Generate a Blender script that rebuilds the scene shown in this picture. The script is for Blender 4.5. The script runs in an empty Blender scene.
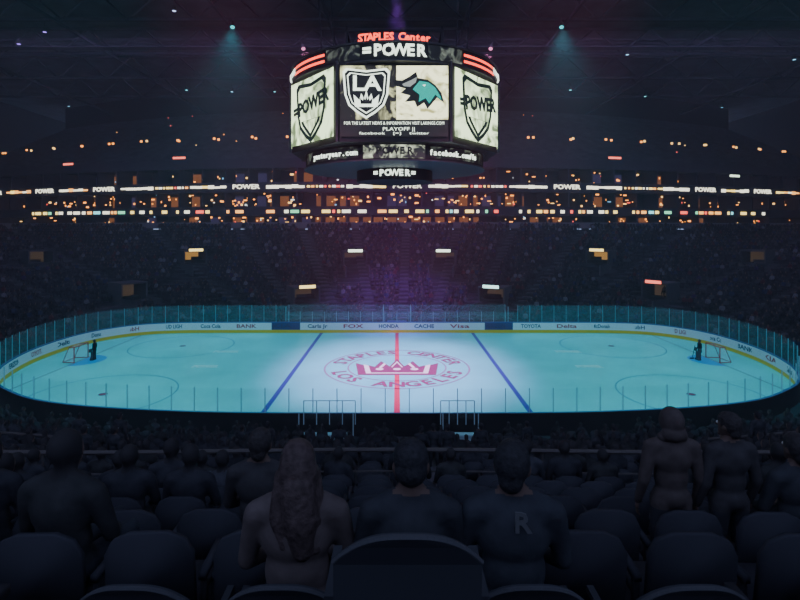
import bpy, bmesh, math, random
import numpy as np
from mathutils import Vector, Matrix
random.seed(7); rng=np.random.default_rng(7)
S=bpy.context.scene; COL=S.collection
# ------------------------------------------------------------------ materials
MATS={}
def mat(name,col,rough=.6,emit=None,es=1.0,noise=0.0,nscale=4.0,metal=0.0,spec=.3,bump=0.0):
    if name in MATS: return MATS[name]
    m=bpy.data.materials.new(name); m.use_nodes=True; nt=m.node_tree; b=nt.nodes['Principled BSDF']
    b.inputs['Base Color'].default_value=(*col,1); b.inputs['Roughness'].default_value=rough
    b.inputs['Metallic'].default_value=metal; b.inputs['Specular IOR Level'].default_value=spec
    if emit is not None:
        b.inputs['Emission Color'].default_value=(*emit,1); b.inputs['Emission Strength'].default_value=es
        try: m.cycles.emission_sampling='NONE'
        except Exception: pass
    if noise>0 or bump>0:
        tc=nt.nodes.new('ShaderNodeTexCoord'); n=nt.nodes.new('ShaderNodeTexNoise'); n.inputs['Scale'].default_value=nscale
        n.inputs['Detail'].default_value=4
        nt.links.new(tc.outputs['Object'],n.inputs['Vector'])
        if noise>0:
            r=nt.nodes.new('ShaderNodeValToRGB')
            r.color_ramp.elements[0].color=(*[c*(1-noise) for c in col],1); r.color_ramp.elements[0].position=.3
            r.color_ramp.elements[1].color=(*[min(1,c*(1+noise)) for c in col],1); r.color_ramp.elements[1].position=.7
            nt.links.new(n.outputs['Fac'],r.inputs['Fac']); nt.links.new(r.outputs['Color'],b.inputs['Base Color'])
        if bump>0:
            bp=nt.nodes.new('ShaderNodeBump'); bp.inputs['Strength'].default_value=bump; bp.inputs['Distance'].default_value=.02
            nt.links.new(n.outputs['Fac'],bp.inputs['Height']); nt.links.new(bp.outputs['Normal'],b.inputs['Normal'])
    MATS[name]=m; return m
def glow(name,col,s): return mat(name,(0.02,0.02,0.02),.5,col,s)
def screen_mat(name,c0,c1,scale,s,p0=.42,p1=.58):
    m=bpy.data.materials.new(name); m.use_nodes=True; nt=m.node_tree; b=nt.nodes['Principled BSDF']
    b.inputs['Base Color'].default_value=(.01,.01,.01,1)
    tc=nt.nodes.new('ShaderNodeTexCoord'); n=nt.nodes.new('ShaderNodeTexNoise'); n.inputs['Scale'].default_value=scale
    n.inputs['Detail'].default_value=7; n.inputs['Distortion'].default_value=1.2
    r=nt.nodes.new('ShaderNodeValToRGB'); r.color_ramp.elements[0].color=(*c0,1); r.color_ramp.elements[1].color=(*c1,1)
    r.color_ramp.elements[0].position=p0; r.color_ramp.elements[1].position=p1
    nt.links.new(tc.outputs['Object'],n.inputs['Vector']); nt.links.new(n.outputs['Fac'],r.inputs['Fac'])
    nt.links.new(r.outputs['Color'],b.inputs['Emission Color']); b.inputs['Emission Strength'].default_value=s
    return m
def glass_mat(name,col,fac,rough=.15):
    m=bpy.data.materials.new(name); m.use_nodes=True; nt=m.node_tree
    for n in list(nt.nodes): nt.nodes.remove(n)
    o=nt.nodes.new('ShaderNodeOutputMaterial'); mx=nt.nodes.new('ShaderNodeMixShader'); t=nt.nodes.new('ShaderNodeBsdfTransparent')
    p=nt.nodes.new('ShaderNodeBsdfPrincipled'); p.inputs['Base Color'].default_value=(*col,1); p.inputs['Roughness'].default_value=rough
    p.inputs['Specular IOR Level'].default_value=.6
    mx.inputs[0].default_value=fac
    nt.links.new(t.outputs[0],mx.inputs[1]); nt.links.new(p.outputs[0],mx.inputs[2]); nt.links.new(mx.outputs[0],o.inputs[0]); return m

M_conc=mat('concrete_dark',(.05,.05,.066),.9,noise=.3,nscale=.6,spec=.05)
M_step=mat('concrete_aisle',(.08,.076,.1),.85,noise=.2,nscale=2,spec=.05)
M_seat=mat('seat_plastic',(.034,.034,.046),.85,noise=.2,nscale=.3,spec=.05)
M_roof=mat('roof_dark',(.06,.06,.08),.9,noise=.3,nscale=.3,spec=.1)
M_wallside=mat('side_wall_dark',(.02,.02,.026),.95,spec=.02)
M_truss=mat('truss_steel',(.035,.035,.05),.8,spec=.05)
M_black=mat('black_housing',(.012,.012,.016),.5)
M_fascia=mat('fascia_dark',(.045,.042,.06),.8,spec=.1)
M_white=mat('board_white',(.85,.8,.85),.4)
M_yellow=mat('kickplate_yellow',(1,.55,.04),.5)
M_blue=mat('board_blue',(.02,.06,.18),.4)
M_cap=mat('board_cap',(.03,.1,.3),.4)
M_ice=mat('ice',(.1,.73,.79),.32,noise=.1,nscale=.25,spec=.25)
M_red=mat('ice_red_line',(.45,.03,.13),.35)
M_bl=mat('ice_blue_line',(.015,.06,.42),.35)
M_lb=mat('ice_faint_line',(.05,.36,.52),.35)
M_logo=mat('ice_logo_mauve',(.15,.04,.15),.4)
M_logo2=mat('ice_logo_grey',(.18,.18,.38),.4)
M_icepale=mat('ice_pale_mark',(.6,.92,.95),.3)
M_crease=mat('ice_crease',(.04,.38,.8),.35)
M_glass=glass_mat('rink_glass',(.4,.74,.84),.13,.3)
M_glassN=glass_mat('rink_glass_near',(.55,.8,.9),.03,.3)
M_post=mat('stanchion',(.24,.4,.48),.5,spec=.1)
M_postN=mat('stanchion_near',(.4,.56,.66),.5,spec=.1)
M_text=mat('sign_print_dark',(.03,.05,.12),.5)
M_textr=mat('sign_print_red',(.6,.05,.06),.5)
# ------------------------------------------------------------------ helpers
def link(o,parent=None):
    COL.objects.link(o)
    if parent is not None: o.parent=parent
    return o
def empty(name):
    e=bpy.data.objects.new(name,None); e.empty_display_size=.3; return link(e)
def meshobj(name,verts,faces,mats,idx=None,parent=None,smooth=False):
    me=bpy.data.meshes.new(name); me.from_pydata([tuple(v) for v in verts],[],faces)
    for m in (mats if isinstance(mats,(list,tuple)) else [mats]): me.materials.append(m)
    if idx is not None: me.polygons.foreach_set('material_index',idx)
    if smooth: me.polygons.foreach_set('use_smooth',[True]*len(faces))
    me.update(); return link(bpy.data.objects.new(name,me),parent)
class MB:
    def __init__(s): s.v=[];s.f=[];s.i=[]
    def add(s,vs,fs,mi=0):
        b=len(s.v); s.v+= [tuple(v) for v in vs]; s.f+=[tuple(b+k for k in f) for f in fs]; s.i+=[mi]*len(fs)
    def box(s,c,d,mi=0,rz=0.0,M=None):
        x,y,z=d[0]/2,d[1]/2,d[2]/2
        vs=[Vector((a*x,b*y,e*z)) for a in(-1,1) for b in(-1,1) for e in(-1,1)]
        if M is None: M=Matrix.Translation(c)@Matrix.Rotation(rz,4,'Z')
        vs=[M@v for v in vs]
        s.add(vs,[(0,1,3,2),(4,6,7,5),(0,4,5,1),(2,3,7,6),(0,2,6,4),(1,5,7,3)],mi)
    def tube(s,p0,p1,r,mi=0,n=6,r1=None):
        p0=Vector(p0);p1=Vector(p1);d=(p1-p0)
        if d.length<1e-6:return
        q=d.to_track_quat('Z','Y'); r1=r if r1 is None else r1
        vs=[p0+q@Vector((r*math.cos(a),r*math.sin(a),0)) for a in [2*math.pi*k/n for k in range(n)]]
        vs+=[p1+q@Vector((r1*math.cos(a),r1*math.sin(a),0)) for a in [2*math.pi*k/n for k in range(n)]]
        fs=[(k,(k+1)%n,n+(k+1)%n,n+k) for k in range(n)]+[tuple(range(n))[::-1],tuple(range(n,2*n))]
        s.add(vs,fs,mi)
    def obj(s,name,mats,parent=None,smooth=False): return meshobj(name,s.v,s.f,mats,s.i,parent,smooth)
def evalmesh(o):
    dg=bpy.context.evaluated_depsgraph_get(); dg.update()
    return bpy.data.meshes.new_from_object(o.evaluated_get(dg))
def text(body,size,m,M,parent,name,ext=.01,width=None,align='CENTER',shear=0,bold=0):
    c=bpy.data.curves.new(name,'FONT'); c.body=body; c.size=size; c.extrude=ext; c.align_x=align; c.align_y='CENTER'; c.resolution_u=2; c.shear=shear; c.offset=bold
    o=bpy.data.objects.new(name,c); COL.objects.link(o); me=evalmesh(o); bpy.data.objects.remove(o)
    n=len(me.vertices); co=np.empty(n*3); me.vertices.foreach_get('co',co); co=co.reshape(-1,3)
    if width and n:
        w=co[:,0].max()-co[:,0].min(); k=width/w; co[:,0]*=k; me.vertices.foreach_set('co',co.ravel())
    me.materials.clear(); me.materials.append(m)
    o=bpy.data.objects.new(name,me); o.matrix_world=M; link(o,parent); return o
def wallM(x,y,z,ang=0):
    return Matrix.Translation((x,y,z))@Matrix.Rotation(ang,4,'Z')@Matrix.Rotation(math.pi/2,4,'X')
# ------------------------------------------------------------------ rink outline & bowl
C=np.array([0,39.5])
def catmull(P,n=14):
    P=np.array(P,float);N=len(P);out=[]
    for i in range(N):
        a,b,c,d=P[(i-1)%N],P[i],P[(i+1)%N],P[(i+2)%N]
        for k in range(n):
            t=k/n; out.append(.5*((2*b)+(-a+c)*t+(2*a-5*b+4*c-d)*t*t+(-a+3*b-3*c+d)*t**3))
    return np.array(out)
half=[(-6,26.55),(-11,26.8),(-16,27.5),(-19.5,28.5),(-22,29.9),(-24.6,32),(-26.7,35),(-28,38.5),(-28.6,42),(-28.5,46),(-27.5,49),(-25.3,51.4),(-22,52.4),(-17,52.6),(-8,52.6)]
full=[(0,26.5)]+half+[(0,52.6)]+[(-x,y) for x,y in half[::-1]]
RO=catmull(full,10)
def polar(P):
    d=P-C; return np.arctan2(d[:,1],d[:,0]),np.hypot(d[:,0],d[:,1])
ra,rr=polar(RO)
outh=[(-14,-3.2),(-34,3),(-50,14),(-62,34),(-69,56),(-72,76),(-68,92.9),(-60,90.1),(-50,87),(-40,84.5),(-30,82.5),(-20,81.1),(-10,80.3)]
OUT=catmull([(0,-3.6)]+outh+[(0,80)]+[(-x,y) for x,y in outh[::-1]],10)
oa,orr=polar(OUT)
def r0(th): return np.interp(th,ra,rr,period=2*math.pi)
def r1(th): return np.interp(th,oa,orr,period=2*math.pi)
NR=28
def P(th,t,off=0):
    a=r0(th)+1.9; b=r1(th); r=a+(b-a)*t+off
    return np.stack([C[0]+r*np.cos(th),C[1]+r*np.sin(th)],-1)
def zrow(k): return 10.7*(max(k+.5,.05)/28)**1.15
NA=300; th=np.linspace(-math.pi,math.pi,NA,endpoint=False)
V=[];F=[]
prof=[]
prof.append((0,-.05))
for k in range(NR):
    prof.append((k/NR,zrow(k))); prof.append(((k+1)/NR,zrow(k)))
for (t,z) in prof:
    p=P(th,t); V+= [(x,y,z) for x,y in p]
for j in range(len(prof)-1):
    for i in range(NA):
        a=j*NA+i;b=j*NA+(i+1)%NA
        F.append((a,b,b+NA,a+NA))
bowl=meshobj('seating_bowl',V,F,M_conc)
meshobj('floor',[(-95,-12,-.08),(95,-12,-.08),(95,150,-.08),(-95,150,-.08)],[(0,1,2,3)],M_conc)
# ice
rink=empty('ice_rink')
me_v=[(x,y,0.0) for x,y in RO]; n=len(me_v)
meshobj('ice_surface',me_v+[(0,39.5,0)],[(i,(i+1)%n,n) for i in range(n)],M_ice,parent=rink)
def strip(name,x0,x1,y0,y1,m,z=.012):
    meshobj(name,[(x0,y0,z),(x1,y0,z),(x1,y1,z),(x0,y1,z)],[(0,1,2,3)],m,parent=rink)
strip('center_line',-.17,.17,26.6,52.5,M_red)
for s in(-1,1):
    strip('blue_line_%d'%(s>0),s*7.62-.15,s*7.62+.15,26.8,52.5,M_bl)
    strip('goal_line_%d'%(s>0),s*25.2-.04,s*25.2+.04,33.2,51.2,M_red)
def ring(name,cx,cy,r,w,m,z=.012,a0=0,a1=2*math.pi,n=64):
    v=[];f=[]
    for i in range(n+1):
        a=a0+(a1-a0)*i/n
        v+=[(cx+(r-w/2)*math.cos(a),cy+(r-w/2)*math.sin(a),z),(cx+(r+w/2)*math.cos(a),cy+(r+w/2)*math.sin(a),z)]
        if i<n:f.append((2*i,2*i+1,2*i+3,2*i+2))
    meshobj(name,v,f,m,parent=rink)
for i,(cx,cy) in enumerate([(-18.6,32.9),(18.6,32.9),(-19.2,46.6),(19.2,46.6)]):
    ring('faceoff_circle_%d'%i,cx,cy,4.4,.1,M_lb); ring('faceoff_spot_%d'%i,cx,cy,.15,.25,M_red,n=24)
for s in(-1,1):
    ring('goal_crease_%d'%(s>0),s*25.2,41.5,.95,1.7,M_crease,.008,(-math.pi/2 if s<0 else math.pi/2),(math.pi/2 if s<0 else 1.5*math.pi),24)
ring('center_circle',0,39.5,5.45,.13,M_logo2); ring('center_circle_inner',0,39.5,3.7,.11,M_logo2)
def arctext(s,r,amid,step,top,size):
    for i,ch in enumerate(s):
        if ch==' ':continue
        if top: a=amid-(i-(len(s)-1)/2)*step; rot=a-math.pi/2
        else: a=amid+(i-(len(s)-1)/2)*step; rot=a+math.pi/2
        text(ch,size,M_logo,Matrix.Translation((r*math.cos(a),39.5+r*math.sin(a),.014))@Matrix.Rotation(rot,4,'Z'),rink,'ice_letter',.001,bold=.05)
arctext('STAPLES CENTER',4.55,math.pi/2,.2,True,1.55)
arctext('LOS ANGELES',4.55,-math.pi/2,.24,False,1.55)
def crown(cx,cy,z,sx,sy,m,parent,name):
    pts=[(-1,-.7),(1,-.7),(1.15,.45),(.62,0),(.45,.65),(.2,.1),(0,.9),(-.2,.1),(-.45,.65),(-.62,0),(-1.15,.45)]
    return meshobj(name,[(cx+a*sx,cy+b*sy,z) for a,b in pts],[tuple(range(len(pts)))],m,parent=parent)
crown(0,39.3,.013,2.8,2.9,M_logo,rink,'ice_crown'); crown(0,39.2,.017,2.25,2.2,M_icepale,rink,'ice_crown_fill'); crown(0,39.1,.021,1.9,1.75,M_logo,rink,'ice_crown_core')
for i,x in enumerate((-1.3,0,1.3)): ring('ice_crown_gem_%d'%i,x,38.8,.15,.3,M_icepale,.025,n=16)
for s in(-1,1):
    for y,w in((44.4,1.1),(39.6,1.0)):
        text('POWER',.9,M_icepale,Matrix.Translation((s*14.6,y,.014)),rink,'ice_glint_text',.001,width=w*2,bold=.08)  # pale lettering painted in place of lamp reflections on the ice
# ------------------------------------------------------------------ boards
boards=empty('rink_boards')
d=np.roll(RO,-1,0)-np.roll(RO,1,0); d/=np.hypot(d[:,0],d[:,1])[:,None]
nrm=np.stack([d[:,1],-d[:,0]],-1)
if ((RO-C)*nrm).sum()<0: nrm=-nrm
def sweep(name,path,nr,prof,mats,idxf,parent=None,closed=True,smooth=False):
    N=len(path);v=[];f=[];ix=[]
    for o,z in prof:
        v+=[(path[i,0]+nr[i,0]*o,path[i,1]+nr[i,1]*o,z) for i in range(N)]
    for j in range(len(prof)-1):
        for i in range(N if closed else N-1):
            a=j*N+i;b=j*N+(i+1)%N
            f.append((a,b,b+N,a+N)); ix.append(idxf(j,path[i]))
    return meshobj(name,v,f,mats,ix,parent,smooth)
def bidx(j,p):
    if j==0:return 1
    if j==1: return 2 if (p[1]>50 and 9.2<abs(p[0]+1)<12.2) else 0
    if j==2:return 3
    return 4
sweep('dasher_board',RO,nrm,[(0,0),(0,.3),(0,1.02),(0,1.1),(.16,1.1),(.16,-.05)],[M_white,M_yellow,M_blue,M_cap,M_black],lambda j,p:3 if j==3 else bidx(j,p),boards)
glass=empty('rink_glass')
def isnear(p): return p[1]<34
seg=np.hypot(*(np.roll(RO,-1,0)-RO).T); L=seg.sum(); cum=np.concatenate([[0],np.cumsum(seg)])
def at(s):
    s=s%L; i=np.searchsorted(cum,s)-1; i=max(0,min(i,len(RO)-1)); t=(s-cum[i])/seg[i]
    return RO[i]*(1-t)+RO[(i+1)%len(RO)]*t, nrm[i]*(1-t)+nrm[(i+1)%len(RO)]*t
npan=int(L/1.22); gb=MB(); pb=MB()
for k in range(npan):
    p,nn=at(k*L/npan+.6); q,nq=at((k+1)*L/npan+.6)
    if p[1]>50 and abs(p[0])<11.5: top=2.1
    elif isnear(p): top=2.3
    else: top=2.75
    a=p+nn*.08;b=q+nq*.08
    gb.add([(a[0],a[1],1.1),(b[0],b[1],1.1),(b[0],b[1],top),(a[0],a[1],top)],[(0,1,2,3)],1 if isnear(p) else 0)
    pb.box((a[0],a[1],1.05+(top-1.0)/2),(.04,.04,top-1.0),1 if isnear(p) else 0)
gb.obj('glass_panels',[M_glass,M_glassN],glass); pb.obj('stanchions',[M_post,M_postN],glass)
ads=['VERIZON','TOYOTA','Delta','McDonalds','StubHub','BUD LIGHT','Coca Cola','BANK','KIA','Carls Jr','FOX','HONDA','CACHE','Visa']
k=0
for s in np.arange(0,L,3.6):
    p,nn=at(s)
    if p[1]<35: continue
    ang=math.atan2(nn[1],nn[0])-math.pi/2
    q=p-nn*.012
    text(ads[k%len(ads)],.52,[M_text,M_textr,M_text][k%3],wallM(q[0],q[1],.66,ang),boards,'board_ad',.004,width=2.0,bold=.01); k+=1
bench=empty('team_bench')
b=MB()
for s in(-1,1):
    b.box((s*6.3,53.9,.45),(9.5,.35,.08),0); b.box((s*6.3,54.1,.22),(9.4,.1,.44),0)
    for x in (1.4,11.3): b.tube((s*x,52.9,0),(s*x,52.9,2.6),.04,1); b.tube((s*x,54.4,0),(s*x,54.4,2.6),.04,1)
b.box((0,53.6,.5),(2.0,.8,1.0),2)
b.obj('bench_frame',[M_seat,M_post,M_blue],bench)
g=MB()
for s in(-1,1):
    for x in(1.4,11.3): g.add([(s*x,52.9,1.1),(s*x,54.4,1.1),(s*x,54.4,2.5),(s*x,52.9,2.5)],[(0,1,2,3)])
g.add([(-11.3,54.4,1.1),(11.3,54.4,1.1),(11.3,54.4,2.6),(-11.3,54.4,2.6)],[(0,1,2,3)])
g.obj('bench_glass',[M_glass],bench)
pen=empty('penalty_box'); b=MB(); g=MB()
for x0,x1 in((-4.7,-2.1),(2.2,3.9)):
    for x in np.linspace(x0,x1,5):
        b.box((x,26.2,1.2),(.04,.04,1.2)); b.box((x,24.9,.9),(.04,.04,1.4)) if x in(x0,x1) else None
    g.add([(x0,26.2,.9),(x1,26.2,.9),(x1,26.2,1.8),(x0,26.2,1.8)],[(0,1,2,3)])
    b.box(((x0+x1)/2,26.2,1.8),(x1-x0,.03,.03)); b.box(((x0+x1)/2,25.3,.45),(x1-x0-.3,.35,.08)); 
    b.box(((x0+x1)/2,25.3,.2),(x1-x0-.5,.08,.45))
b.obj('penalty_frame',[M_postN],pen); g.obj('penalty_glass',[M_glassN],pen)
# ------------------------------------------------------------------ goals
def goal(x,sg):
    e=empty('hockey_goal'); b=MB(); mr=mat('goal_red',(.6,.04,.05),.4); mn=MATS.get('net') or glass_mat('goal_net',(.85,.9,.95),.25)
    MATS['net']=mn
    for y in(-.92,.92): b.tube((x,41.5+y,0),(x,41.5+y,1.22),.04,0,8)
    b.tube((x,40.58,1.22),(x,42.42,1.22),.04,0,8)
    bx=x+sg*1.0; tx=x+sg*.5
    for y in(-.92,.92):
        b.tube((x,41.5+y,.03),(bx,41.5+y*.8,.03),.03,0); b.tube((x,41.5+y,1.22),(tx,41.5+y*.8,1.2),.03,0); b.tube((tx,41.5+y*.8,1.2),(bx,41.5+y*.8,.03),.025,0)
    b.tube((bx,41.5-.74,.03),(bx,41.5+.74,.03),.03,0); b.tube((tx,41.5-.74,1.2),(tx,41.5+.74,1.2),.025,0)
    b.obj('goal_frame',[mr],e)
    v=[(x,40.58,1.2),(x,42.42,1.2),(tx,42.24,1.2),(tx,40.76,1.2),(bx,42.24,.03),(bx,40.76,.03),(x,40.58,.03),(x,42.42,.03)]
    meshobj('goal_netting',v,[(0,1,2,3),(3,2,4,5),(0,3,5,6),(1,7,4,2)],mn,parent=e)
goal(-25.2,-1); goal(25.2,1)
# ------------------------------------------------------------------ people
def blob(parts,voxel,smooth=2,dec=None):
    bm=bmesh.new()
    for p in parts:
        if p[0]=='e':
            _,c,r=p[:3]; M=Matrix.Translation(c)@(p[3] if len(p)>3 else Matrix.Identity(4))@Matrix.Diagonal((*r,1))
            bmesh.ops.create_icosphere(bm,subdivisions=3,radius=1,matrix=M)
        else:
            _,a,ra_,b_,rb_=p; a=Vector(a);b_=Vector(b_)
            bmesh.ops.create_icosphere(bm,subdivisions=2,radius=ra_,matrix=Matrix.Translation(a))
            bmesh.ops.create_icosphere(bm,subdivisions=2,radius=rb_,matrix=Matrix.Translation(b_))
            dd=b_-a
            if dd.length>1e-4:
                q=dd.to_track_quat('Z','Y').to_matrix().to_4x4()
                bmesh.ops.create_cone(bm,cap_ends=True,segments=14,radius1=ra_,radius2=rb_,depth=dd.length,matrix=Matrix.Translation((a+b_)/2)@q)
    me=bpy.data.meshes.new('t'); bm.to_mesh(me); bm.free()
    o=bpy.data.objects.new('t',me); COL.objects.link(o)
    m=o.modifiers.new('r','REMESH'); m.mode='VOXEL'; m.voxel_size=voxel
    if smooth:
        sm=o.modifiers.new('s','SMOOTH'); sm.iterations=smooth; sm.factor=.5
    if dec:
        dm=o.modifiers.new('d','DECIMATE'); dm.ratio=1.0
        n0=len(evalmesh(o).polygons)*2; dm.ratio=min(1,dec/n0)
    r=evalmesh(o); bpy.data.objects.remove(o); return r
def headparts(hz,hy=.02):
    return [('e',(0,hy,hz),(.076,.096,.105)),('e',(0,hy+.03,hz-.055),(.056,.065,.065)),('c',(0,hy+.09,hz+.01),.012,(0,hy+.115,hz-.02),.015),
      ('e',(.078,hy-.005,hz-.01),(.012,.022,.032)),('e',(-.078,hy-.005,hz-.01),(.012,.022,.032)),('e',(0,hy+.085,hz-.062),(.026,.015,.008)),
      ('e',(0,hy+.085,hz-.1),(.022,.018,.018))]
def seated(arms=True,wide=1.0):
    p=[('e',(0,0,.56),(.18,.14,.13)),('e',(0,-.01,.72),(.155*wide,.115,.17)),('e',(0,-.015,.9),(.18*wide,.12,.17)),
       ('c',(-.15*wide,-.02,1.0),.07,(.15*wide,-.02,1.0),.07),('c',(0,-.01,1.0),.065,(0,.005,1.13),.055),
       ('c',(-.07,-.015,1.06),.045,(-.15,-.02,1.02),.05),('c',(.07,-.015,1.06),.045,(.15,-.02,1.02),.05)]
    for s in(-1,1):
        p+=[('c',(s*.09,.02,.54),.09,(s*.12,.43,.53),.062),('c',(s*.12,.43,.53),.06,(s*.12,.45,.1),.04),
            ('c',(s*.12,.44,.045),.042,(s*.125,.6,.035),.035)]
        if arms: p+=[('c',(s*.19*wide,-.02,.99),.062,(s*.25*wide,.04,.73),.046),('c',(s*.25*wide,.04,.73),.045,(s*.13,.27,.64),.03)]
    return p
def standing():
    p=[('e',(0,0,.95),(.165,.12,.12)),('e',(0,0,1.12),(.15,.105,.17)),('e',(0,-.01,1.3),(.18,.115,.17)),('c',(-.15,-.01,1.4),.068,(.15,-.01,1.4),.068),
       ('c',(0,0,1.4),.06,(0,.01,1.53),.052),('c',(-.07,-.01,1.45),.045,(-.15,-.01,1.41),.05),('c',(.07,-.01,1.45),.045,(.15,-.01,1.41),.05)]
    for s in(-1,1):
        p+=[('c',(s*.09,0,.92),.095,(s*.11,.02,.5),.062),('c',(s*.11,.02,.5),.06,(s*.12,-.01,.1),.04),('c',(s*.12,-.01,.045),.045,(s*.13,.15,.035),.035),
            ('c',(s*.19,-.01,1.39),.065,(s*.25,-.02,1.1),.052),('c',(s*.25,-.02,1.1),.05,(s*.26,.08,.86),.034)]
    return p
def handmesh(s):
    p=[('e',(0,.04,0),(.042,.05,.016))]
    for i,(x,l) in enumerate(((-.031,.062),(-.011,.075),(.01,.07),(.03,.052))):
        a=(x,.075,0); b=(x*1.15,.075+l*.5,-.004); c=(x*1.2,.075+l*.85,-.03)
        p+=[('c',a,.0095,b,.009),('c',b,.009,c,.0075)]
    p+=[('c',(-s*.03,.01,-.002),.013,(-s*.06,.045,-.01),.0105),('c',(-s*.06,.045,-.01),.0105,(-s*.06,.075,-.02),.009)]
    return blob(p,.005,1)
SKIN=mat('skin',(.09,.06,.055),.7,spec=.1)
def tagmat(me,mats,fn):
    me.materials.clear()
    for m in mats: me.materials.append(m)
    n=len(me.polygons); c=np.empty(n*3); me.polygons.foreach_get('center',c); c=c.reshape(-1,3)
    me.polygons.foreach_set('material_index',fn(c).astype(np.int32)); me.polygons.foreach_set('use_smooth',[True]*n)
HM={-1:handmesh(-1),1:handmesh(1)}
SEAT_HI=blob(seated(),.016,3); STAND_HI=blob(standing(),.018,3)
HEAD=blob(headparts(0,0),.008,2)
def person(name,loc,rz,cloth,trous,hair,kind='seated',hairlen='short',scale=1.0,tilt=0,yaw=0,hood=False,skin=SKIN,letter=None):
    e=empty(name); M=Matrix.Translation(loc)@Matrix.Rotation(rz,4,'Z')@Matrix.Scale(scale,4)
    e.matrix_world=M
    body=(SEAT_HI if kind=='seated' else STAND_HI).copy()
    if kind=='seated': fn=lambda c:np.where((c[:,2]<.62)&(c[:,1]>.06)|(c[:,2]<.52),1,np.where((c[:,2]>1.085)&(np.abs(c[:,0])<.08),2,0))
    else: fn=lambda c:np.where((c[:,2]<.86)&(np.abs(c[:,0])<.21),1,np.where((c[:,2]>1.475)&(np.abs(c[:,0])<.08),2,0))
    fn2=lambda c:np.where((c[:,2]<.075),3,fn(c))
    tagmat(body,[cloth,trous,skin,M_black],fn2)
    o=link(bpy.data.objects.new('body',body),e)
    hz=1.2 if kind=='seated' else 1.61
    HMx=Matrix.Translation((0,.005,hz))@Matrix.Rotation(yaw,4,'Z')@Matrix.Rotation(-tilt,4,'X')
    h=HEAD.copy(); tagmat(h,[skin],lambda c:np.zeros(len(c))); oh=link(bpy.data.objects.new('head',h),e); oh.matrix_local=HMx
    em=MB()
    for s in(-1,1):
        bm=bmesh.new(); bmesh.ops.create_icosphere(bm,subdivisions=2,radius=.012,matrix=Matrix.Translation((s*.03,.086,.01)))
        em.add([v.co.copy() for v in bm.verts],[tuple(v.index for v in f.verts) for f in bm.faces],0); bm.free()
    eo=em.obj('eyes',[mat('eye_white',(.7,.7,.7),.3)],e); eo.matrix_local=HMx
    for s in(-1,1):
        hm=HM[s].copy(); tagmat(hm,[skin],lambda c:np.zeros(len(c)))
        oo=link(bpy.data.objects.new('hand_'+('left' if s<0 else 'right'),hm),e)
        if kind=='seated': oo.matrix_local=Matrix.Translation((s*.13,.27,.635))@Matrix.Rotation(s*.35,4,'Z')@Matrix.Rotation(-.25,4,'X')
        else: oo.matrix_local=Matrix.Translation((s*.26,.08,.86))@Matrix.Rotation(-1.2,4,'X')@Matrix.Rotation(s*1.3,4,'Y')
    if hood: hp=[('e',(0,-.015,.005),(.105,.112,.13)),('e',(0,-.06,-.09),(.11,.075,.075)),('c',(-.09,-.03,-.13),.045,(.09,-.03,-.13),.045)]; hmat=cloth
    else:
        hmat=hair; hp=[('e',(0,-.018,.022),(.088,.096,.104)),('e',(0,.0,.05),(.08,.095,.075)),('e',(0,-.06,-.05),(.06,.045,.06))]
        if hairlen=='long':
            hp+=[('e',(0,-.05,-.02),(.095,.075,.12)),('c',(0,-.075,-.08),.085,(.01,-.1,-.22),.085),('c',(.01,-.1,-.22),.08,(.02,-.11,-.34),.055),
                 ('c',(-.07,-.03,-.03),.04,(-.09,-.07,-.2),.045),('c',(.07,-.03,-.03),.04,(.09,-.07,-.22),.045),('c',(-.09,-.07,-.2),.045,(-.06,-.1,-.32),.03),('c',(.09,-.07,-.22),.045,(.08,-.1,-.35),.03)]
        elif hairlen=='cap':
            hp=[('e',(0,-.0,.04),(.087,.103,.088)),('e',(0,.11,.035),(.07,.07,.012)),('e',(0,-.03,-.01),(.08,.08,.075))]
    hh=blob(hp,.009,2); tagmat(hh,[hmat],lambda c:np.zeros(len(c)))
    ho=link(bpy.data.objects.new('hood' if hood else 'hair',hh),e); ho.matrix_local=HMx
    if letter:
        t=text(letter,.13,mat('jersey_letter',(.085,.085,.1),.8,spec=.05),Matrix.Identity(4),e,'jersey_letter',.004,bold=.003)
        t.matrix_local=Matrix.Translation((.02,-.142,1.0))@Matrix.Rotation(math.pi/2,4,'X')
    return e
def cloth(n,c): return mat('cloth_'+n,c,.9,noise=.2,nscale=9,bump=.4,spec=.05)
c_dark=cloth('dark',(.032,.033,.043)); c_navy=cloth('navy',(.034,.036,.048)); c_cream=cloth('cream',(.085,.068,.073)); c_tan=cloth('tan',(.062,.05,.053)); c_jean=cloth('denim',(.033,.036,.05)); c_brown=cloth('brown',(.04,.037,.044))
h_blond=mat('hair_blond',(.055,.04,.043),.7,noise=.35,nscale=30,bump=.6,spec=.1); h_brown=mat('hair_brown',(.032,.028,.032),.7,noise=.3,nscale=40,bump=.6,spec=.1); h_black=mat('hair_black',(.024,.023,.029),.8,noise=.3,nscale=40,bump=.5,spec=.1)
def yk(k): return 24.6-28.2*(k+.5)/28
def nz(k): return zrow(k)
person('spectator',(-.43,2.25,nz(22)-.02),.05,c_cream,c_jean,h_blond,hairlen='long',scale=.9,yaw=.15)
person('spectator',(.06,2.25,nz(22)-.02),0,c_dark,c_jean,h_black,scale=.9,hairlen='cap')
person('spectator',(.5,2.25,nz(22)-.02),-.05,c_navy,c_jean,h_black,scale=.9,letter='R',yaw=-.3)
person('spectator',(-1.08,4.1,nz(20)),0,c_brown,c_dark,h_brown,scale=1.03)
person('spectator',(2.16,4.1,nz(20)),.0,c_tan,c_dark,h_brown,kind='standing',scale=.88,hood=True)
person('spectator',(2.62,4.1,nz(20)),.1,c_brown,c_dark,h_brown,kind='standing',scale=.86,yaw=.4)
person('spectator',(3.15,4.1,nz(20)),.1,c_dark,c_dark,h_brown,scale=1.0)
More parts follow.
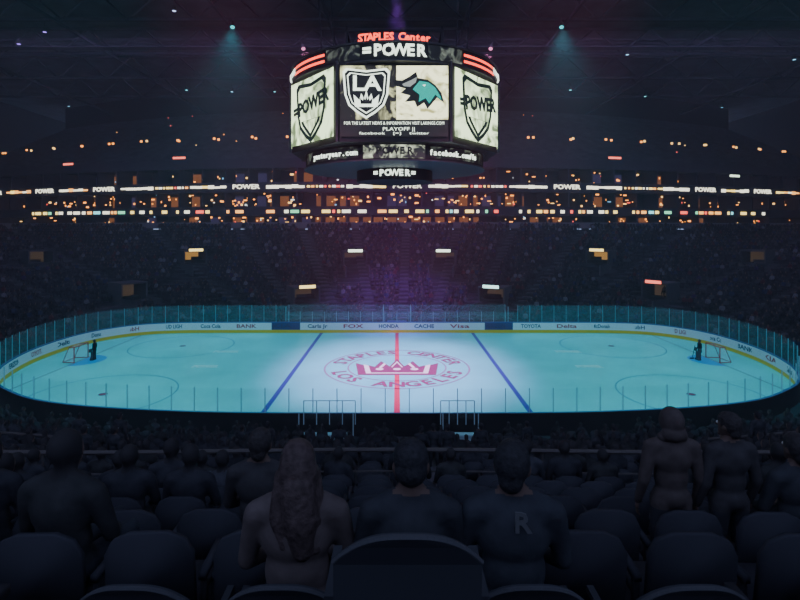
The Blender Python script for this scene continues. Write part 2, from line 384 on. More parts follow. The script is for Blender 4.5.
for x,y,k in((-8.3,13.8,10),(-7.5,13.8,10),(-5.6,18.8,5),(-5.1,18.8,5),(-4.7,18.9,5),(1.2,17,7),(1.65,17,7),(.8,17,7),(5.2,20.8,3),(-11.6,19,4),(10.4,15,9),(13.6,17,7),(2.9,18,6),(-2.0,18,6),(7.5,18,6),(-9.6,18,6)):
    yy=yk(k); x=x*yy/y
    a=math.atan2(yy-39.5,x); rr_=math.hypot(x,yy-39.5); t=(rr_-(float(r0(a))+1.9))/(float(r1(a))-float(r0(a))-1.9)
    kk=int(t*NR); z=-.08 if kk<0 else zrow(kk)
    person('spectator',(x,yy,z),random.uniform(-.5,.5),random.choice([c_dark,c_navy]),c_dark,h_black,kind='standing',scale=random.uniform(.94,1.02))
def goalie(x,y,s):
    e=person('hockey_goalie',(x,y,0),-s*math.pi/2 if s<0 else math.pi/2,cloth('goalie',(.02,.02,.03)),cloth('goalie_pants',(.03,.03,.04)),h_black,kind='standing',scale=.95)
    b=MB()
    for q in(-1,1):
        b.box((q*.14,.09,.38),(.26,.14,.72),0); b.box((q*.14,.13,.08),(.24,.26,.14),0)
    b.box((.33,.14,.86),(.22,.1,.3),0); b.box((-.33,.14,.86),(.26,.14,.26),0)
    b.tube((.33,.2,1.15),(.42,.35,.15),.02,1); b.box((.4,.42,.06),(.05,.35,.1),1)
    b.tube((0,.02,1.63),(0,.02,1.66),.125,0,10)
    b.obj('goalie_pads',[mat('pad_dark',(.06,.06,.08),.6),M_black],e)
goalie(-24.2,41.6,-1); goalie(24.2,41.6,1)
# ------------------------------------------------------------------ instanced crowds (merged)
def tri_template(me):
    me.calc_loop_triangles(); n=len(me.vertices); co=np.empty(n*3); me.vertices.foreach_get('co',co)
    t=np.empty(len(me.loop_triangles)*3,np.int32); me.loop_triangles.foreach_get('vertices',t)
    return co.reshape(-1,3),t.reshape(-1,3)
def merge(name,co,tri,tags,pos,rot,scl,matrows,mats,smooth=False):
    N=len(pos); nv=len(co)
    c=np.cos(rot)[:,None];s=np.sin(rot)[:,None]
    X=co[None,:,0]*scl[:,None];Y=co[None,:,1]*scl[:,None];Z=co[None,:,2]*scl[:,None]
    W=np.stack([c*X-s*Y+pos[:,0:1],s*X+c*Y+pos[:,1:2],Z+pos[:,2:3]],-1).reshape(-1,3)
    T=(tri[None]+(np.arange(N)*nv)[:,None,None]).reshape(-1,3)
    MI=matrows[:,tags].reshape(-1).astype(np.int32)
    me=bpy.data.meshes.new(name); me.vertices.add(len(W)); me.vertices.foreach_set('co',W.ravel().astype(np.float32))
    me.loops.add(len(T)*3); me.loops.foreach_set('vertex_index',T.ravel().astype(np.int32))
    me.polygons.add(len(T)); me.polygons.foreach_set('loop_start',np.arange(0,len(T)*3,3,dtype=np.int32))
    for m in mats: me.materials.append(m)
    me.polygons.foreach_set('material_index',MI)
    if smooth: me.polygons.foreach_set('use_smooth',np.ones(len(T),bool))
    me.update(calc_edges=True); me.validate()
    return link(bpy.data.objects.new(name,me))
cparts=seated()+headparts(1.2)+[('e',(0,0,1.23),(.085,.1,.1))]
def ctags(co,tri):
    lc=co[tri].mean(1)
    return np.where(lc[:,2]>1.08,np.where(lc[:,1]>.05,2,3),np.where((lc[:,2]<.6)|((lc[:,1]>.1)&(lc[:,2]<.62)),1,0))
lco,ltri=tri_template(blob(cparts,.03,1,dec=230)); ltag=ctags(lco,ltri)
hco,htri=tri_template(blob(cparts,.02,2,dec=2600)); htag=ctags(hco,htri)
sb=MB()
bpts=[(-.23,.42),(-.23,.78),(-.19,.86),(-.1,.9),(.1,.9),(.19,.86),(.23,.78),(.23,.42)]
n=len(bpts)
sb.add([(x,-.17-.12*(z-.42),z) for x,z in bpts]+[(x,-.21-.12*(z-.42),z) for x,z in bpts],[tuple(range(n)),tuple(range(n,2*n))[::-1]]+[(i,i+n,(i+1)%n+n,(i+1)%n) for i in range(n)])
sb.box((0,.02,.43),(.44,.4,.05)); sb.box((0,-.08,.2),(.06,.06,.42)); sb.box((0,-.08,.01),(.2,.2,.02))
for s in(-1,1): sb.box((s*.25,-.0,.6),(.04,.32,.04)); sb.box((s*.25,-.12,.5),(.03,.04,.2))
so=sb.obj('t',[M_seat]); sco,stri=tri_template(so.data); bpy.data.objects.remove(so)
aisles=np.radians(np.arange(-180,180,11.0)+4)
portals=[(-27.5,.56),(-5.5,.55),(6.1,.55),(27.3,.56),(-49,.56),(49,.56),(-10.3,.2),(10.8,.2),(30.5,.22),(-31,.22)]
def theta_for(X,t):
    a=np.linspace(.02,math.pi-.02,2000); p=P(a,t); i=np.argmin(np.abs(p[:,0]-X)); return a[i]
PT=[]
for X,t in portals:
    a=theta_for(X,t); p=P(np.array([a]),t)[0]; PT.append((a,t,p[0],p[1]))
seatpos=[];seatrot=[];rowk=[]
for k in range(NR):
    t=(k+.42)/NR
    aa=np.linspace(-math.pi,math.pi,1440,endpoint=False); pp=P(aa,t); sg=np.hypot(*(np.roll(pp,-1,0)-pp).T); cm=np.concatenate([[0],np.cumsum(sg)])
    Lr=cm[-1]; ns=int(Lr/.58)
    ss=np.arange(ns)*Lr/ns; ath=np.interp(ss,cm[:-1],aa); q=P(ath,t)
    q2=P(ath+.004,t); tg=q2-q; rot=np.arctan2(tg[:,1],tg[:,0])   # local +Y faces the ice
    for i in range(ns):
        x,y=q[i]
        if y<2.7 and abs(x)<1.5: continue
        if y<-.5: continue
        if abs(x)>.84*max(y,0)+5: continue
        r=math.hypot(x,y-39.5)
        if y>9 and np.min(np.abs((ath[i]-aisles+math.pi)%(2*math.pi)-math.pi))*r<.75: continue
        bad=False
        for (a,tp,px,py) in PT:
            if abs(x-px)<2.1 and -6<(y-py)<3.2 and y>50: bad=True
        if bad: continue
        seatpos.append((x,y,zrow(k))); seatrot.append(rot[i]); rowk.append(k)
seatpos=np.array(seatpos);seatrot=np.array(seatrot);rowk=np.array(rowk)
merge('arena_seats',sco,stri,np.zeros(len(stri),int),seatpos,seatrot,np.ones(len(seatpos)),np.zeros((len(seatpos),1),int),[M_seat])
heroes=[(-.43,2.2),(.06,2.2),(.5,2.2),(-1.08,4.1),(2.16,4.1),(2.62,4.1),(3.15,4.1)]
keep=rng.random(len(seatpos))<.55
for i in range(len(seatpos)):
    if keep[i]:
        x,y=seatpos[i,:2]
        if y<2.7 or any(abs(x-a)<.5 and abs(y-b)<.8 for a,b in heroes): keep[i]=False
        if y<7.5 and -1.7<x<3.6 : keep[i]=False
pp=seatpos[keep]; rt=seatrot[keep]+rng.normal(0,.15,keep.sum()); sc=rng.uniform(.9,1.03,keep.sum())
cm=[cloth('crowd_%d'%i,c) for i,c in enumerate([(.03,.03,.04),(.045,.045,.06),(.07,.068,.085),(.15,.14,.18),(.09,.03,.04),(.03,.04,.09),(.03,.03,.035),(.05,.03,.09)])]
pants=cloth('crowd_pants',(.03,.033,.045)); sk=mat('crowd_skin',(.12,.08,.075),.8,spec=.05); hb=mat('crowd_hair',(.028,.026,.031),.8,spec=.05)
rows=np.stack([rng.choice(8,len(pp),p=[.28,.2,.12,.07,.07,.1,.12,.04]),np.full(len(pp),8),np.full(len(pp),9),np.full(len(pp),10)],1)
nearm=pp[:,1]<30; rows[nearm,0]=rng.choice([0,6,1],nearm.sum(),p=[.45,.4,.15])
clo=pp[:,1]<9
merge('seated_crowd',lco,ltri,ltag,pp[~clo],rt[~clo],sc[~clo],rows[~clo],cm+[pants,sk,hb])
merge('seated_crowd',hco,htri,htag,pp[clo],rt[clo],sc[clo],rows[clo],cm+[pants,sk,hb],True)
def heroseat(x,y,z):
    b=MB(); pts=[]
    for i in range(25):
        u=-1+2*i/24; pts.append((u*.21,.9-.1*abs(u)**2.6))
    pts=[(-.21,.44)]+pts+[(.21,.44)]
    n=len(pts); f=lambda x_,z_:.04*(1-(x_/.21)**2)
    b.add([(x_,-.2-f(x_,z_)-.1*(z_-.44),z_) for x_,z_ in pts]+[(x_,-.165-f(x_,z_)-.1*(z_-.44),z_) for x_,z_ in pts],[tuple(range(n)),tuple(range(n,2*n))[::-1]]+[(i,i+n,(i+1)%n+n,(i+1)%n) for i in range(n)])
    b.box((0,.0,.43),(.4,.36,.06)); b.box((0,-.05,.2),(.07,.07,.42),0); b.box((0,-.05,.01),(.22,.22,.02),0)
    for s in(-1,1): b.box((s*.24,.03,.6),(.03,.26,.03),0); b.box((s*.24,-.08,.5),(.03,.05,.2),0)
    for i in range(1,len(pts)-2):
        p,q=pts[i],pts[i+1]
        b.tube((p[0],-.19-f(*p)-.1*(p[1]-.44),p[1]),(q[0],-.19-f(*q)-.1*(q[1]-.44),q[1]),.009,1,6)
    o=b.obj('stadium_seat',[mat('seat_shell',(.034,.035,.046),.85,spec=.05),mat('seat_trim',(.055,.055,.068),.8,spec=.05)]); o.location=(x,y,z); return o
heroseat(.03,1.7,nz(23)-.09)
for x in(-.98,-.43,.06,.5,1.1): heroseat(x,2.16,nz(22)-.12)
b=MB()
for a in aisles:
    for k in range(NR):
        p=P(np.array([a]),(k+.25)/NR)[0]
        if p[1]<9 or abs(p[0])>.84*max(p[1],0)+6: continue
        b.box((p[0],p[1],zrow(k)+.09),(1.1,.4,.18),0,rz=a+math.pi/2)
        q=P(np.array([a]),(k+.75)/NR)[0]
        b.box((q[0],q[1],zrow(k)+.006),(1.1,.4,.012),0,rz=a+math.pi/2)
b.obj('aisle_steps',[M_step],bowl)
b=MB()
for (k,a0,a1,h) in((16,-2.2,-.94,1.0),(9,-2.6,-1.95,.9),(9,-1.19,-.54,.9)):
    aa=np.linspace(a0,a1,60); pr=P(aa,(k+.02)/NR)
    for i in range(59):
        z=zrow(k)
        b.tube((*pr[i],z+h),(*pr[i+1],z+h),.035,0,6)
        b.tube((*pr[i],z+h-.35),(*pr[i+1],z+h-.35),.015,0,5)
        if i%3==0: b.tube((*pr[i],z),(*pr[i],z+h),.02,0,5)
b.obj('guard_rail',[mat('rail_brown',(.075,.066,.072),.6,spec=.1)],bowl)
# vomitory portals
for j,(a,t,px,py) in enumerate(PT):
    e=empty('vomitory_portal'); k=int(t*NR); z0=zrow(k)-.6
    W=1.5;D=3.0;H=2.7
    rz=a-math.pi/2
    M=Matrix.Translation((px,py,z0))@Matrix.Rotation(rz,4,'Z')
    b=MB()
    b.box(None,(.2,D,H),0,M=M@Matrix.Translation((-W,D/2,H/2))); b.box(None,(.2,D,H),0,M=M@Matrix.Translation((W,D/2,H/2)))
    b.box(None,(2*W+.2,D,.2),0,M=M@Matrix.Translation((0,D/2,H)))
    b.box(None,(2*W,.1,H),1,M=M@Matrix.Translation((0,D-.1,H/2)))
    b.box(None,(2*W,D+1,.1),0,M=M@Matrix.Translation((0,D/2-.5,.02)))
    for s in(-1,1): b.box(None,(.15,3.2,1.4),0,M=M@Matrix.Translation((s*W,-1.6,.3)))
    lit=j in(0,3)
    b.obj('portal_walls',[mat('portal_concrete',(.07,.07,.09),.9,spec=.1),mat('portal_lit',(.1,.08,.06),.8,(1,.5,.12),.4) if lit else mat('portal_dim',(.12,.1,.08),.8,(1,.6,.3),.05)],e)
    m=[glow('sign_white',(.85,1,.8),2.6),glow('sign_amber',(1,.75,.25),2.6),glow('sign_red',(1,.18,.12),2.4),glow('sign_cyan',(.55,1,.95),2.6)]
    pick={0:1,1:0,2:0,3:1,4:1,5:1,6:1,7:3,8:2,9:2}[j]
    if j in(4,5,9): continue
    sb_=MB(); sb_.box(None,(2.1,.12,.55),1,M=M@Matrix.Translation((0,-.1,H+.15))); sb_.box(None,(1.9,.05,.36),0,M=M@Matrix.Translation((0,-.18,H+.15)))
    sb_.obj('portal_sign',[m[pick],M_black],e)
# ------------------------------------------------------------------ far facade
xs=np.linspace(-92,92,185); FP=np.stack([xs,82+.0028*xs**2],-1)
dd=np.stack([np.ones_like(xs),.0056*xs],-1); dd/=np.hypot(dd[:,0],dd[:,1])[:,None]; FN=np.stack([-dd[:,1],dd[:,0]],-1)
def fpos(x,o=0):
    y=82+.0028*x*x; tx,ty=1,.0056*x; l=math.hypot(tx,ty); return x-ty/l*o, y+tx/l*o, math.atan2(ty,tx)
prof=[(-3.2,10.7),(3,10.7),(3,12.7),(0,12.7),(0,14.1),(3.8,14.1),(3.8,16.5),(.3,16.5),(.3,18.1),(4.2,18.1),(4.2,20.4),(.5,20.4),(.5,21.9)]
o_,z_=1.2,21.9
for i in range(24): prof+= [(o_,z_),(o_+.95,z_)]; o_+=.95; z_+=.55
prof+=[(o_,z_),(o_,40)]
wf=sweep('wall_far',FP,FN,prof,[M_fascia,M_conc,M_wallside],lambda j,p:(2 if j>=len(prof)-2 else 1) if j>12 else (0),closed=False)
aa=np.linspace(.25,math.pi-.25,160); lp=P(aa,1.0); 
sweep('concourse_ledge',lp,np.stack([np.cos(aa),np.sin(aa)],-1),[(0,10.6),(0,11.6),(.2,11.6),(.2,10.6)],[mat('ledge_grey',(.14,.13,.17),.8)],lambda j,p:0,parent=wf,closed=False)
b=MB(); lm=MB()
for x in np.arange(-88,88,4.0):
    for (z,h,o) in((15.3,2.4,1.9),(19.25,2.3,2.2),(11.7,2.0,1.8)):
        X,Y,r=fpos(x,o); b.box((X,Y,z),(.2,3.6,h),0,rz=r)
for i in range(620):
    x=random.uniform(-86,86); lev=random.choice([(14.4,16.4,3.6),(14.4,16.4,2.5),(14.4,15.4,1.0),(18.3,20.3,4.0),(11.6,12.6,2.8),(11.6,12.6,1.5)])
    X,Y,r=fpos(x,lev[2]); z=random.uniform(lev[0],lev[1])
    w=random.choice([.15,.22,.3,.6]) ; mi=random.choices([0,1,2,3,4],[13,5,1,1,1])[0]
    lm.box((X,Y,z),(w,.08,random.choice([.15,.22,.3])),mi,rz=r)
for x in np.arange(-84,85,7.2):
    for q in (0,.9):
        X,Y,r=fpos(x+random.uniform(-.5,.5)+q,6.4); lm.box((X,Y,26.4+random.uniform(-.15,.15)),(.34,.2,.34),0 if random.random()<.6 else 1,rz=r)
for i in range(14):
    x=random.uniform(-86,86);o=random.uniform(3,22);X,Y,r=fpos(x,o); z=21.9+ (o-1.2)/.95*.55+1.2
    lm.box((X,Y,z),(.14,.14,.14),random.choice([0,0,1,3]),rz=r)
b.obj('suite_partitions',[M_fascia],wf)
lm.obj('suite_lamps',[glow('lamp_orange',(1,.32,.05),3.2),glow('lamp_amber',(1,.55,.16),2.6),glow('lamp_white',(.9,.95,1),1.4),glow('lamp_red',(1,.1,.06),2.0),glow('tv_blue',(.25,.6,1),1.2)],wf)
b=MB()
for x in np.arange(-86,86,4.0):
    for z,o,h in((15.2,3.7,1.7),(19.2,4.1,1.5),(11.9,2.9,1.2)):
        if random.random()<.6:
            X,Y,r=fpos(x+2,o); b.box((X,Y,z),(3.2,.05,h),0 if random.random()<.8 else 1,rz=r)
b.obj('suite_backwall',[mat('suite_warm',(.1,.06,.04),.8,(1,.33,.1),.2),mat('suite_dim',(.08,.08,.1),.8,(.4,.3,1),.06)],wf)
rib=empty('ribbon_display'); b=MB()
x=-66
cols=[0,0,1,1,5,2,3,1,5,0,1,5,4]
while x<66:
    w=random.choice([.5,.8,1.1,1.6]); X,Y,r=fpos(x+w/2,-.1)
    if random.random()<.8: b.box((X,Y,13.35),(w*.85,.1,.5),random.choice(cols),rz=r)
    x+=w+random.choice([.15,.3,.9])
rm=[glow('led_white',(1,.93,.75),2.2),glow('led_yellow',(1,.7,.2),2.6),glow('led_red',(1,.12,.08),2.4),glow('led_cyan',(.3,.9,1),1.7),glow('led_green',(.3,1,.6),1.4),glow('led_orange',(1,.42,.1),2.6)]
b.obj('ribbon_lower_panels',rm,rib)
b=MB(); x=-86;i=0
while x<86:
    w=6.2; X,Y,r=fpos(x+w/2,.18)
    if i%2==0:
        for q in range(6):
            xx,yy,r=fpos(x+q*1.05+.5,.2); b.box((xx,yy,17.35+random.uniform(-.05,.05)),(1.02,.08,random.choice([.4,.55,.3])),random.choice([0,1,5,1,0,5]) if abs(x)>58 else random.choice([0,0,0,0,0,1]),rz=r)
    elif i%4==1 or abs(x)>60: text('POWER',1.0,rm[0],wallM(X,Y,17.35,r),rib,'ribbon_text',.03,width=4.6,bold=.03)
    else:
        for q in range(9):
            xx,yy,r=fpos(x+q*.68+.4,.2); b.box((xx,yy,17.35),(random.choice([.3,.5,.6]),.08,.34),random.choice([0,0,1,5,2]),rz=r)
    x+=w+.3; i+=1
for xx0 in(-85,-79,79,84): 
    X,Y,r=fpos(xx0,.1); b.box((X,Y,17.0),(3,.1,.5),1,rz=r)
b.obj('ribbon_upper_panels',rm,rib)
for x,z,m in((-36,22.3,'sign_red'),(36,22.3,'sign_red'),(-58,22.0,'sign_red'),(60,20,'sign_white')):
    X,Y,r=fpos(x,.3); e=MB(); e.box((X,Y,z),(2.6,.15,.6),1,rz=r); X,Y,r=fpos(x,.2); e.box((X,Y,z),(2.3,.06,.35),0,rz=r); e.obj('exit_sign',[MATS[m],M_black])
meshobj('wall_left',[(-91.5,-12,-.08),(-91.5,150,-.08),(-91.5,150,40),(-91.5,-12,40)],[(0,1,2,3)],M_wallside)
meshobj('wall_right',[(91.5,-12,-.08),(91.5,150,-.08),(91.5,150,40),(91.5,-12,40)],[(0,1,2,3)],M_wallside)
meshobj('ceiling',[(-93,6,40),(93,6,40),(93,150,40),(-93,150,40)],[(0,1,2,3)],M_roof)
tr=MB()
for y in(14,26,38,50,62,74,86,98):
    zt,zb=39,35.5
    tr.box((0,y,zt),(180,.35,.35)); tr.box((0,y,zb),(180,.35,.35))
    for x in np.arange(-88,88,8): tr.tube((x,y,zb),(x+4,y,zt),.12,0,4); tr.tube((x+4,y,zt),(x+8,y,zb),.12,0,4)
for x in(-60,-40,-20,-8,8,20,40,60):
    tr.box((x,60,34.9),(.3,100,.3)); 
for y in(30,49,68): tr.box((0,y,34.2),(150,1.4,.12)); tr.box((0,y-.7,35.1),(150,.06,.06)); tr.box((0,y+.7,35.1),(150,.06,.06))
tr.obj('roof_truss',[M_truss])
# ------------------------------------------------------------------ scoreboard
sbd=empty('scoreboard'); cy=39.5
W=glow('score_white',(.88,1,.85),2.6); DK=M_black; RD=glow('score_red',(1,.07,.03),3.6)
def octo(z0,z1,ins=0):
    p=[(-3.6,-7.3),(3.6,-7.3),(7.55,-2.4),(7.55,2.4),(3.6,7.3),(-3.6,7.3),(-7.55,2.4),(-7.55,-2.4)]
    return [(x*(1-ins),y*(1-ins)+cy,z) for z in(z0,z1) for x,y in p]
v=octo(15.9,20.9,.015); meshobj('housing',v,[(i,(i+1)%8,8+(i+1)%8,8+i) for i in range(8)]+[tuple(range(8))[::-1],tuple(range(8,16))],DK,parent=sbd)
b=MB()
for i in range(8):
    x,y,_=octo(0,0)[i]; b.tube((x,y,15.9),(x,y,20.9),.1,0,6)
b.obj('frame_ribs',[mat('rib_metal',(.04,.04,.05),.5)],sbd)
def cyl(name,r,z0,z1,m):
    b=MB(); n=64
    for i in range(n):
        a=2*math.pi*i/n;c=2*math.pi*(i+1)/n
        b.add([(r*math.cos(a),cy+r*math.sin(a),z0),(r*math.cos(c),cy+r*math.sin(c),z0),(r*math.cos(c),cy+r*math.sin(c),z1),(r*math.cos(a),cy+r*math.sin(a),z1)],[(0,1,2,3)])
    b.add([(r*math.cos(2*math.pi*i/n),cy+r*math.sin(2*math.pi*i/n),z0) for i in range(n)],[tuple(range(n))])
    b.add([(r*math.cos(2*math.pi*i/n),cy+r*math.sin(2*math.pi*i/n),z1) for i in range(n)],[tuple(range(n))])
    b.obj(name,[m],sbd)
RDK=mat('ring_dark',(.02,.02,.025),.6,spec=.1); RM=mat('rim_metal',(.06,.06,.07),.5,metal=.5)
cyl('top_ring',7.75,20.85,21.95,RDK)
cyl('ring_rim_upper',7.83,21.93,22.03,RM); cyl('ring_rim_lower',7.83,20.78,20.86,RM)
cyl('top_cone',5.6,22.05,22.8,DK)
cyl('lower_ring',6.75,14.85,15.9,RDK); cyl('lower_rim',6.85,15.85,15.95,RM); cyl('lower_rim_b',6.85,14.8,14.88,RM)
cyl('under_drum',2.9,14.0,14.85,RDK)
cyl('neck',7.2,15.88,16.1,DK)
def arcband(name,r,z0,z1,a0,a1,m,n=16):
    b=MB()
    for i in range(n):
        a=a0+(a1-a0)*i/n;c=a0+(a1-a0)*(i+1)/n
        f=lambda q,rr:(rr*math.sin(q),cy-rr*math.cos(q))
        A,B=f(a,r),f(c,r)
        b.add([(*A,z0),(*B,z0),(*B,z1),(*A,z1)],[(0,1,2,3)])
    b.obj(name,[m],sbd)
for s in(-1,1):
    for z in(21.1,21.5): arcband('red_stripe',7.8,z,z+.17,s*.62,s*1.12,RD)
    arcband('ring_screen',6.8,15.0,15.75,s*.35,s*1.2,screen_mat('ring_scr',(.0,.0,.0),(.25,.3,.22),1.2,1.0,.5,.8))
    arcband('ring_glow',7.8,20.95,21.85,s*.28,s*.6,screen_mat('ring_scr2',(.0,.0,.0),(.3,.35,.28),1.2,1.0,.5,.75))
    for kk in range(2):
        a=s*(1.2+kk*.25)
        text('POWER',.6,W,wallM(7.83*math.sin(a),cy-7.83*math.cos(a),21.35,a),sbd,'ring_text',.01)
arcband('ring_center_screen',6.8,14.95,15.8,-.3,.3,screen_mat('ring_scr3',(.02,.02,.02),(.9,1,.7),1.5,1.2,.45,.65))
def curvtext(s,r,z,amid,size,step,m,name,bold=.02):
    for i,ch in enumerate(s):
        a=amid+(i-(len(s)-1)/2)*step
        if ch!=' ': text(ch,size,m,wallM(r*math.sin(a),cy-r*math.cos(a),z,a),sbd,name,.03,bold=bold)
curvtext('STAPLES Center',7.5,22.33,0,.68,.0445,RD,'crown_letter',.02)
b=MB()
for q in range(9):
    a=-.32+.08*q; b.tube((7.5*math.sin(a),cy-7.5*math.cos(a)+.1,22.0),(7.5*math.sin(a),cy-7.5*math.cos(a)+.1,22.25),.03)
b.obj('letter_struts',[M_truss],sbd)
curvtext('=POWER',7.82,21.4,-.0,1.0,.088,W,'power_letter',.03)
curvtext('yesteryear.com',6.84,15.35,-.66,.5,.043,W,'ring_letter',.01); curvtext('facebook.com/la',6.84,15.35,.66,.5,.043,W,'ring_letter',.01)
curvtext('POWER',6.84,15.4,0,.62,.075,DK,'ring_letter_dark')
curvtext('=POWER=',2.95,14.43,0,.62,.16,W,'drum_letter')
def sub(p0,p1,u0,u1,z0,z1,off):
    p0=Vector(p0);p1=Vector(p1);dv=(p1-p0); nrm_=Vector((dv.y,-dv.x)).normalized()
    a=p0+dv*u0+nrm_*off;b=p0+dv*u1+nrm_*off
    return [(a.x,a.y,z0),(b.x,b.y,z0),(b.x,b.y,z1),(a.x,a.y,z1)]
FL=(-3.55,cy-7.3);FR=(3.55,cy-7.3);LL=(-7.5,cy-2.45);RR=(7.5,cy-2.45)
scr_dark=screen_mat('screen_grunge_dark',(.012,.01,.008),(.95,.95,.5),.8,1.8,.5,.66)
scr_lite=screen_mat('screen_cloud',(.35,.33,.13),(1,1,.62),.8,2.4,.36,.5)
scr_side=screen_mat('screen_side',(.12,.17,.08),(.8,1,.6),.6,2.5,.38,.52)
def quad(name,pts,m): return meshobj(name,pts,[(0,1,2,3)],m,parent=sbd)
quad('screen_front_left',sub(FL,FR,.02,.52,17.25,20.6,.03),scr_dark)
quad('screen_front_right',sub(FL,FR,.52,.98,17.25,20.6,.03),scr_lite)
quad('screen_front_caption',sub(FL,FR,.02,.98,16.2,17.25,.03),glow('caption_bg',(.05,.05,.05),.3))
for a_,b_ in((LL,FL),(FR,RR)): quad('screen_diag',sub(a_,b_,.05,.95,16.25,20.6,.13),scr_side)
fy=cy-7.3-.06
text('FOR THE LATEST NEWS & INFORMATION VISIT LAKINGS.COM',.28,W,wallM(0,fy,17.02,0),sbd,'caption',.005,width=6.3)
text('PLAYOFF ||',.3,W,wallM(.3,fy,16.66,0),sbd,'caption',.005,width=2.0)
text('facebook    [=]    twitter',.22,W,wallM(0,fy,16.4,0),sbd,'caption',.005,width=4.4)
def poly(name,pts,cx,cz,sc,m,yoff,ang=0,bx=0,by=None):
    by=fy if by is None else by
    M=wallM(bx,by,cz,ang)@Matrix.Translation((cx,0,yoff))@Matrix.Scale(sc,4)
    o=meshobj(name,[(x,y,0) for x,y in pts],[tuple(range(len(pts)))],m,parent=sbd); o.matrix_world=M; return o
sh=[(-.85,1),(0,.9),(.85,1),(1,.85),(.92,-.1),(.75,-.55),(.4,-.85),(0,-1.1),(-.4,-.85),(-.75,-.55),(-.92,-.1),(-1,.85)]
poly('shield_outer',sh,-1.75,18.95,1.5,W,.0); poly('shield_inner',sh,-1.75,18.95,1.36,glow('shield_black',(.03,.03,.03),.3),.01)
poly('shield_line',sh,-1.75,18.95,1.22,W,.015); poly('shield_core',sh,-1.75,18.95,1.14,MATS['shield_black'],.02)
text('LA',1.3,W,wallM(-1.75,fy-.03,19.45,0),sbd,'shield_text',.01,width=1.8,bold=.03)
cp=[(-1,-.6),(1,-.6),(1.15,.5),(.62,0),(.45,.6),(.2,.1),(0,.9),(-.2,.1),(-.45,.6),(-.62,0),(-1.15,.5)]
poly('shield_crown',cp,-1.75,18.45,.7,W,.03); poly('shield_crown_in',cp,-1.75,18.42,.35,MATS['shield_black'],.035)
TE=glow('shark_teal',(.0,.5,.42),1.2); BK=MATS['shield_black']; GY=glow('shark_grey',(.45,.5,.48),1.0)
poly('emblem_dark',[(-1.45,.75),(-.9,.7),(-.45,.95),(-.1,1.2),(.0,.85),(.55,.75),(1.0,.45),(1.35,.0),(1.5,-.55),(1.1,-.25),(.85,-.55),(.55,-.9),(.35,-.55),(-.05,-.8),(-.2,-.45),(-.75,-.5),(-.45,-.15),(-1.0,.0),(-.7,.25),(-1.3,.4)],1.5,18.9,1.1,BK,.0)
poly('emblem_teal',[(-.35,.2),(.05,.68),(.55,.6),(.95,.3),(1.25,-.2),(1.3,-.4),(.95,-.1),(.6,-.6),(.4,-.3),(.0,-.5),(.05,-.1)],1.55,18.9,1.1,TE,.01)
poly('emblem_belly',[(-.9,.5),(-.4,.72),(-.05,.9),(-.12,.6),(-.45,.35),(-.8,.38)],1.5,18.9,1.1,GY,.01)
poly('emblem_eye',[(.25,.45),(.45,.47),(.38,.36)],1.5,18.9,1.1,W,.02)
GR=glow('shield_green',(.01,.04,.028),.5)
for (a_,b_) in((LL,FL),(FR,RR)):
    mx=(a_[0]+b_[0])/2; my=(a_[1]+b_[1])/2; ang=math.atan2(b_[1]-a_[1],b_[0]-a_[0]); nx,ny=math.sin(ang),-math.cos(ang)
    kw=dict(ang=ang,bx=mx+nx*.16,by=my+ny*.16)
    poly('diag_shield',sh,0,18.4,2.0,GR,.0,**kw); poly('diag_shield_in',sh,0,18.4,1.7,scr_side,.01,**kw)
    poly('diag_shield_low',[(-.9,.12),(.9,.12),(.75,-.1),(0,-.75),(-.75,-.1)],0,17.6,1.45,GR,.015,**kw)
    poly('diag_shield_lowin',[(-.9,.12),(.9,.12),(.75,-.1),(0,-.75),(-.75,-.1)],0,17.62,1.05,scr_side,.02,**kw)
    text('=POWER',1.25,GR,wallM(mx+nx*.2,my+ny*.2,18.75,ang)@Matrix.Rotation(.12,4,'Z'),sbd,'diag_text',.02,width=4.7,bold=.05)
for s in(-1,1):
    quad('screen_side',[(s*7.6,cy-2,16.3),(s*7.6,cy+2,16.3),(s*7.6,cy+2,20.6),(s*7.6,cy-2,20.6)],scr_side)
quad('screen_back',[(-3.4,cy+7.35,16.3),(3.4,cy+7.35,16.3),(3.4,cy+7.35,20.6),(-3.4,cy+7.35,20.6)],scr_lite)
b=MB()
for x,y in((-5,-4),(5,-4),(-5,4),(5,4)): b.tube((x,cy+y,22),(x*1.2,cy+y*1.2,40),.05)
for z in(23.4,24.4):
    for s in(-1,1): b.box((0,cy+s*3,z),(7,.15,.15)); b.box((s*3.4,cy,z),(.15,6,.15))
for x in(-3.4,3.4):
    for y in(-3,3): b.box((x,cy+y,23.6),(.15,.15,2.2))
b.obj('suspension',[M_truss],sbd)
k_=.985; sbd.scale=(k_,k_,1); sbd.location=(-.18,cy*(1-k_),0)
# ------------------------------------------------------------------ haze in the air of the arena
hz_=bpy.data.materials.new('air_haze'); hz_.use_nodes=True; nt=hz_.node_tree
for n in list(nt.nodes): nt.nodes.remove(n)
o=nt.nodes.new('ShaderNodeOutputMaterial'); vs=nt.nodes.new('ShaderNodeVolumeScatter'); vs.inputs['Color'].default_value=(1,.82,1,1); vs.inputs['Density'].default_value=.0014; vs.inputs['Anisotropy'].default_value=.2
nt.links.new(vs.outputs[0],o.inputs['Volume'])
b=MB(); b.box((0,68,20.1),(182,158,39.6)); b.obj('arena_haze',[hz_])
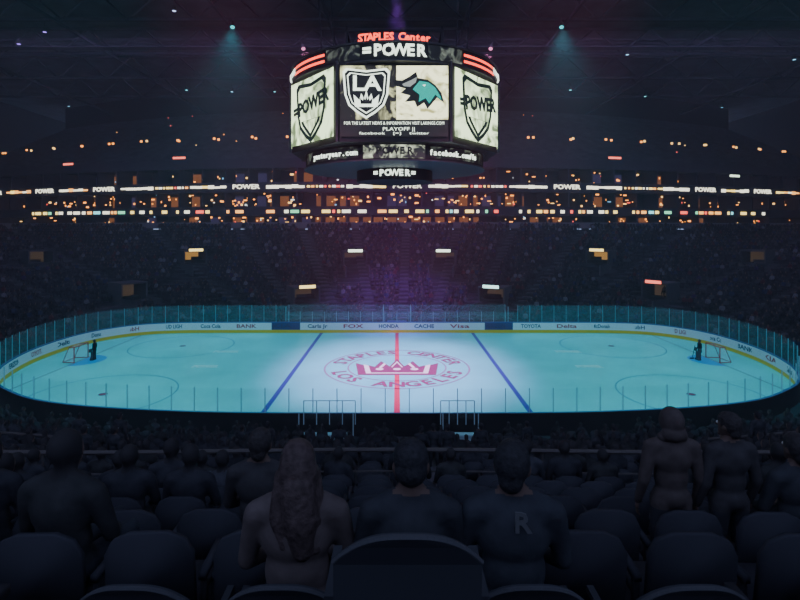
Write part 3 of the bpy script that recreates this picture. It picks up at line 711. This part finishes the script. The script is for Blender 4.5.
# ------------------------------------------------------------------ lights
def spot(name,loc,tgt,col,W_,ang,blend=.6,size=.5,gs=1.5):
    e=empty(name); l=bpy.data.lights.new(name+'_lamp','SPOT'); l.energy=W_; l.color=col; l.spot_size=math.radians(ang); l.spot_blend=blend; l.shadow_soft_size=size
    o=bpy.data.objects.new('lamp',l); q=(Vector(tgt)-Vector(loc)).to_track_quat('-Z','Y'); 
    M=Matrix.Translation(loc)@q.to_matrix().to_4x4(); o.matrix_world=M; link(o,e)
    b=MB(); b.tube((0,0,.15),(0,0,.9),.3,0,12,.2); b.tube((0,0,.14),(0,0,.15),.26,1,12); b.tube((0,0,.6),(0,0,1.8),.04,0)
    f=b.obj('lamp_can',[M_black,glow('lens_'+name,col,gs)],e); f.matrix_world=M@Matrix.Translation((0,0,.3))
CY=(.04,.76,.82)
for s in(-1,1):
    spot('ice_flood_light',(s*19,20,33.5),(s*14.5,38,0),CY,22500,60,.9)
    spot('ice_flood_light',(s*19,60,33.5),(s*14.5,41,0),CY,21000,60,.9)
    spot('center_wash_light',(s*12,12,33.5),(s*.6,38.5,0),(1.0,.3,.6),118000,27,1.0)
    spot('center_wash_light',(s*12,67,33.5),(s*.6,40.5,0),(1.0,.3,.6),98000,27,1.0)
spot('crowd_wash_light',(0,50,33),(0,59,3),(.4,.1,1.0),80000,38,1.0)
def fixture(x,y,z,col,s,r=.2):
    b=MB(); b.tube((x,y,z),(x,y,z+.5),r*1.2,0,10); b.tube((x,y,z-.02),(x,y,z),r,1,10); b.tube((x,y,z+.5),(x,y,z+1.2),.04,0)
    b.obj('rafter_light',[M_black,glow('raf_%d_%d'%(int(col[0]*99),int(col[2]*99)),col,s)])
for x,y,z,c in((-48,66,34,(.35,.2,1)),(-42,62,34,(.35,.2,1)),(-24,56,34,(.5,.6,1)),(-15.5,48,33.8,(.35,.2,1)),(-20,85,33,(.2,.8,.9)),(-27,85,33,(.3,.7,1)),(28,84,33,(.2,.8,.9)),(42,88,33,(.2,.8,.9)),(22,53,34,(.35,.2,1)),(31,70,34,(.3,.3,1)),(55,72,34,(.3,.5,1)),(-62,80,34,(1,.6,.25)),(47,60,34,(.2,.5,1)),(-34,84,33,(.2,.7,.9)),(14,80,33,(.2,.7,.9)),(-60,95,33,(.3,.7,1)),(60,96,33,(.3,.7,1))):
    fixture(x,y,z,c,2.4)
w=bpy.data.worlds.new('arena_ambient'); S.world=w; w.use_nodes=True; bg=w.node_tree.nodes['Background']; bg.inputs[0].default_value=(.45,.56,.9,1); bg.inputs[1].default_value=1.1
def area(name,loc,tgt,col,W_,sx,sy):
    l=bpy.data.lights.new(name,'AREA'); l.shape='RECTANGLE'; l.size=sx; l.size_y=sy; l.energy=W_; l.color=col
    o=bpy.data.objects.new(name,l); o.matrix_world=Matrix.Translation(loc)@(Vector(tgt)-Vector(loc)).to_track_quat('-Z','Y').to_matrix().to_4x4(); link(o)
area('stands_fill_light',(0,62,33.8),(0,72,0),(.62,.42,1.0),6000,100,16)  # added fill that lifts the dark far stands, not an arena fixture
cd=bpy.data.cameras.new('camera'); cam=bpy.data.objects.new('camera',cd); link(cam)
cd.sensor_width=36; cd.lens=520/800*36; cd.shift_y=-70/800; cd.shift_x=3/800; cd.clip_end=500; cd.clip_start=.05
cam.location=(0,0,10.4); cam.rotation_euler=(math.pi/2,0,0); S.camera=cam
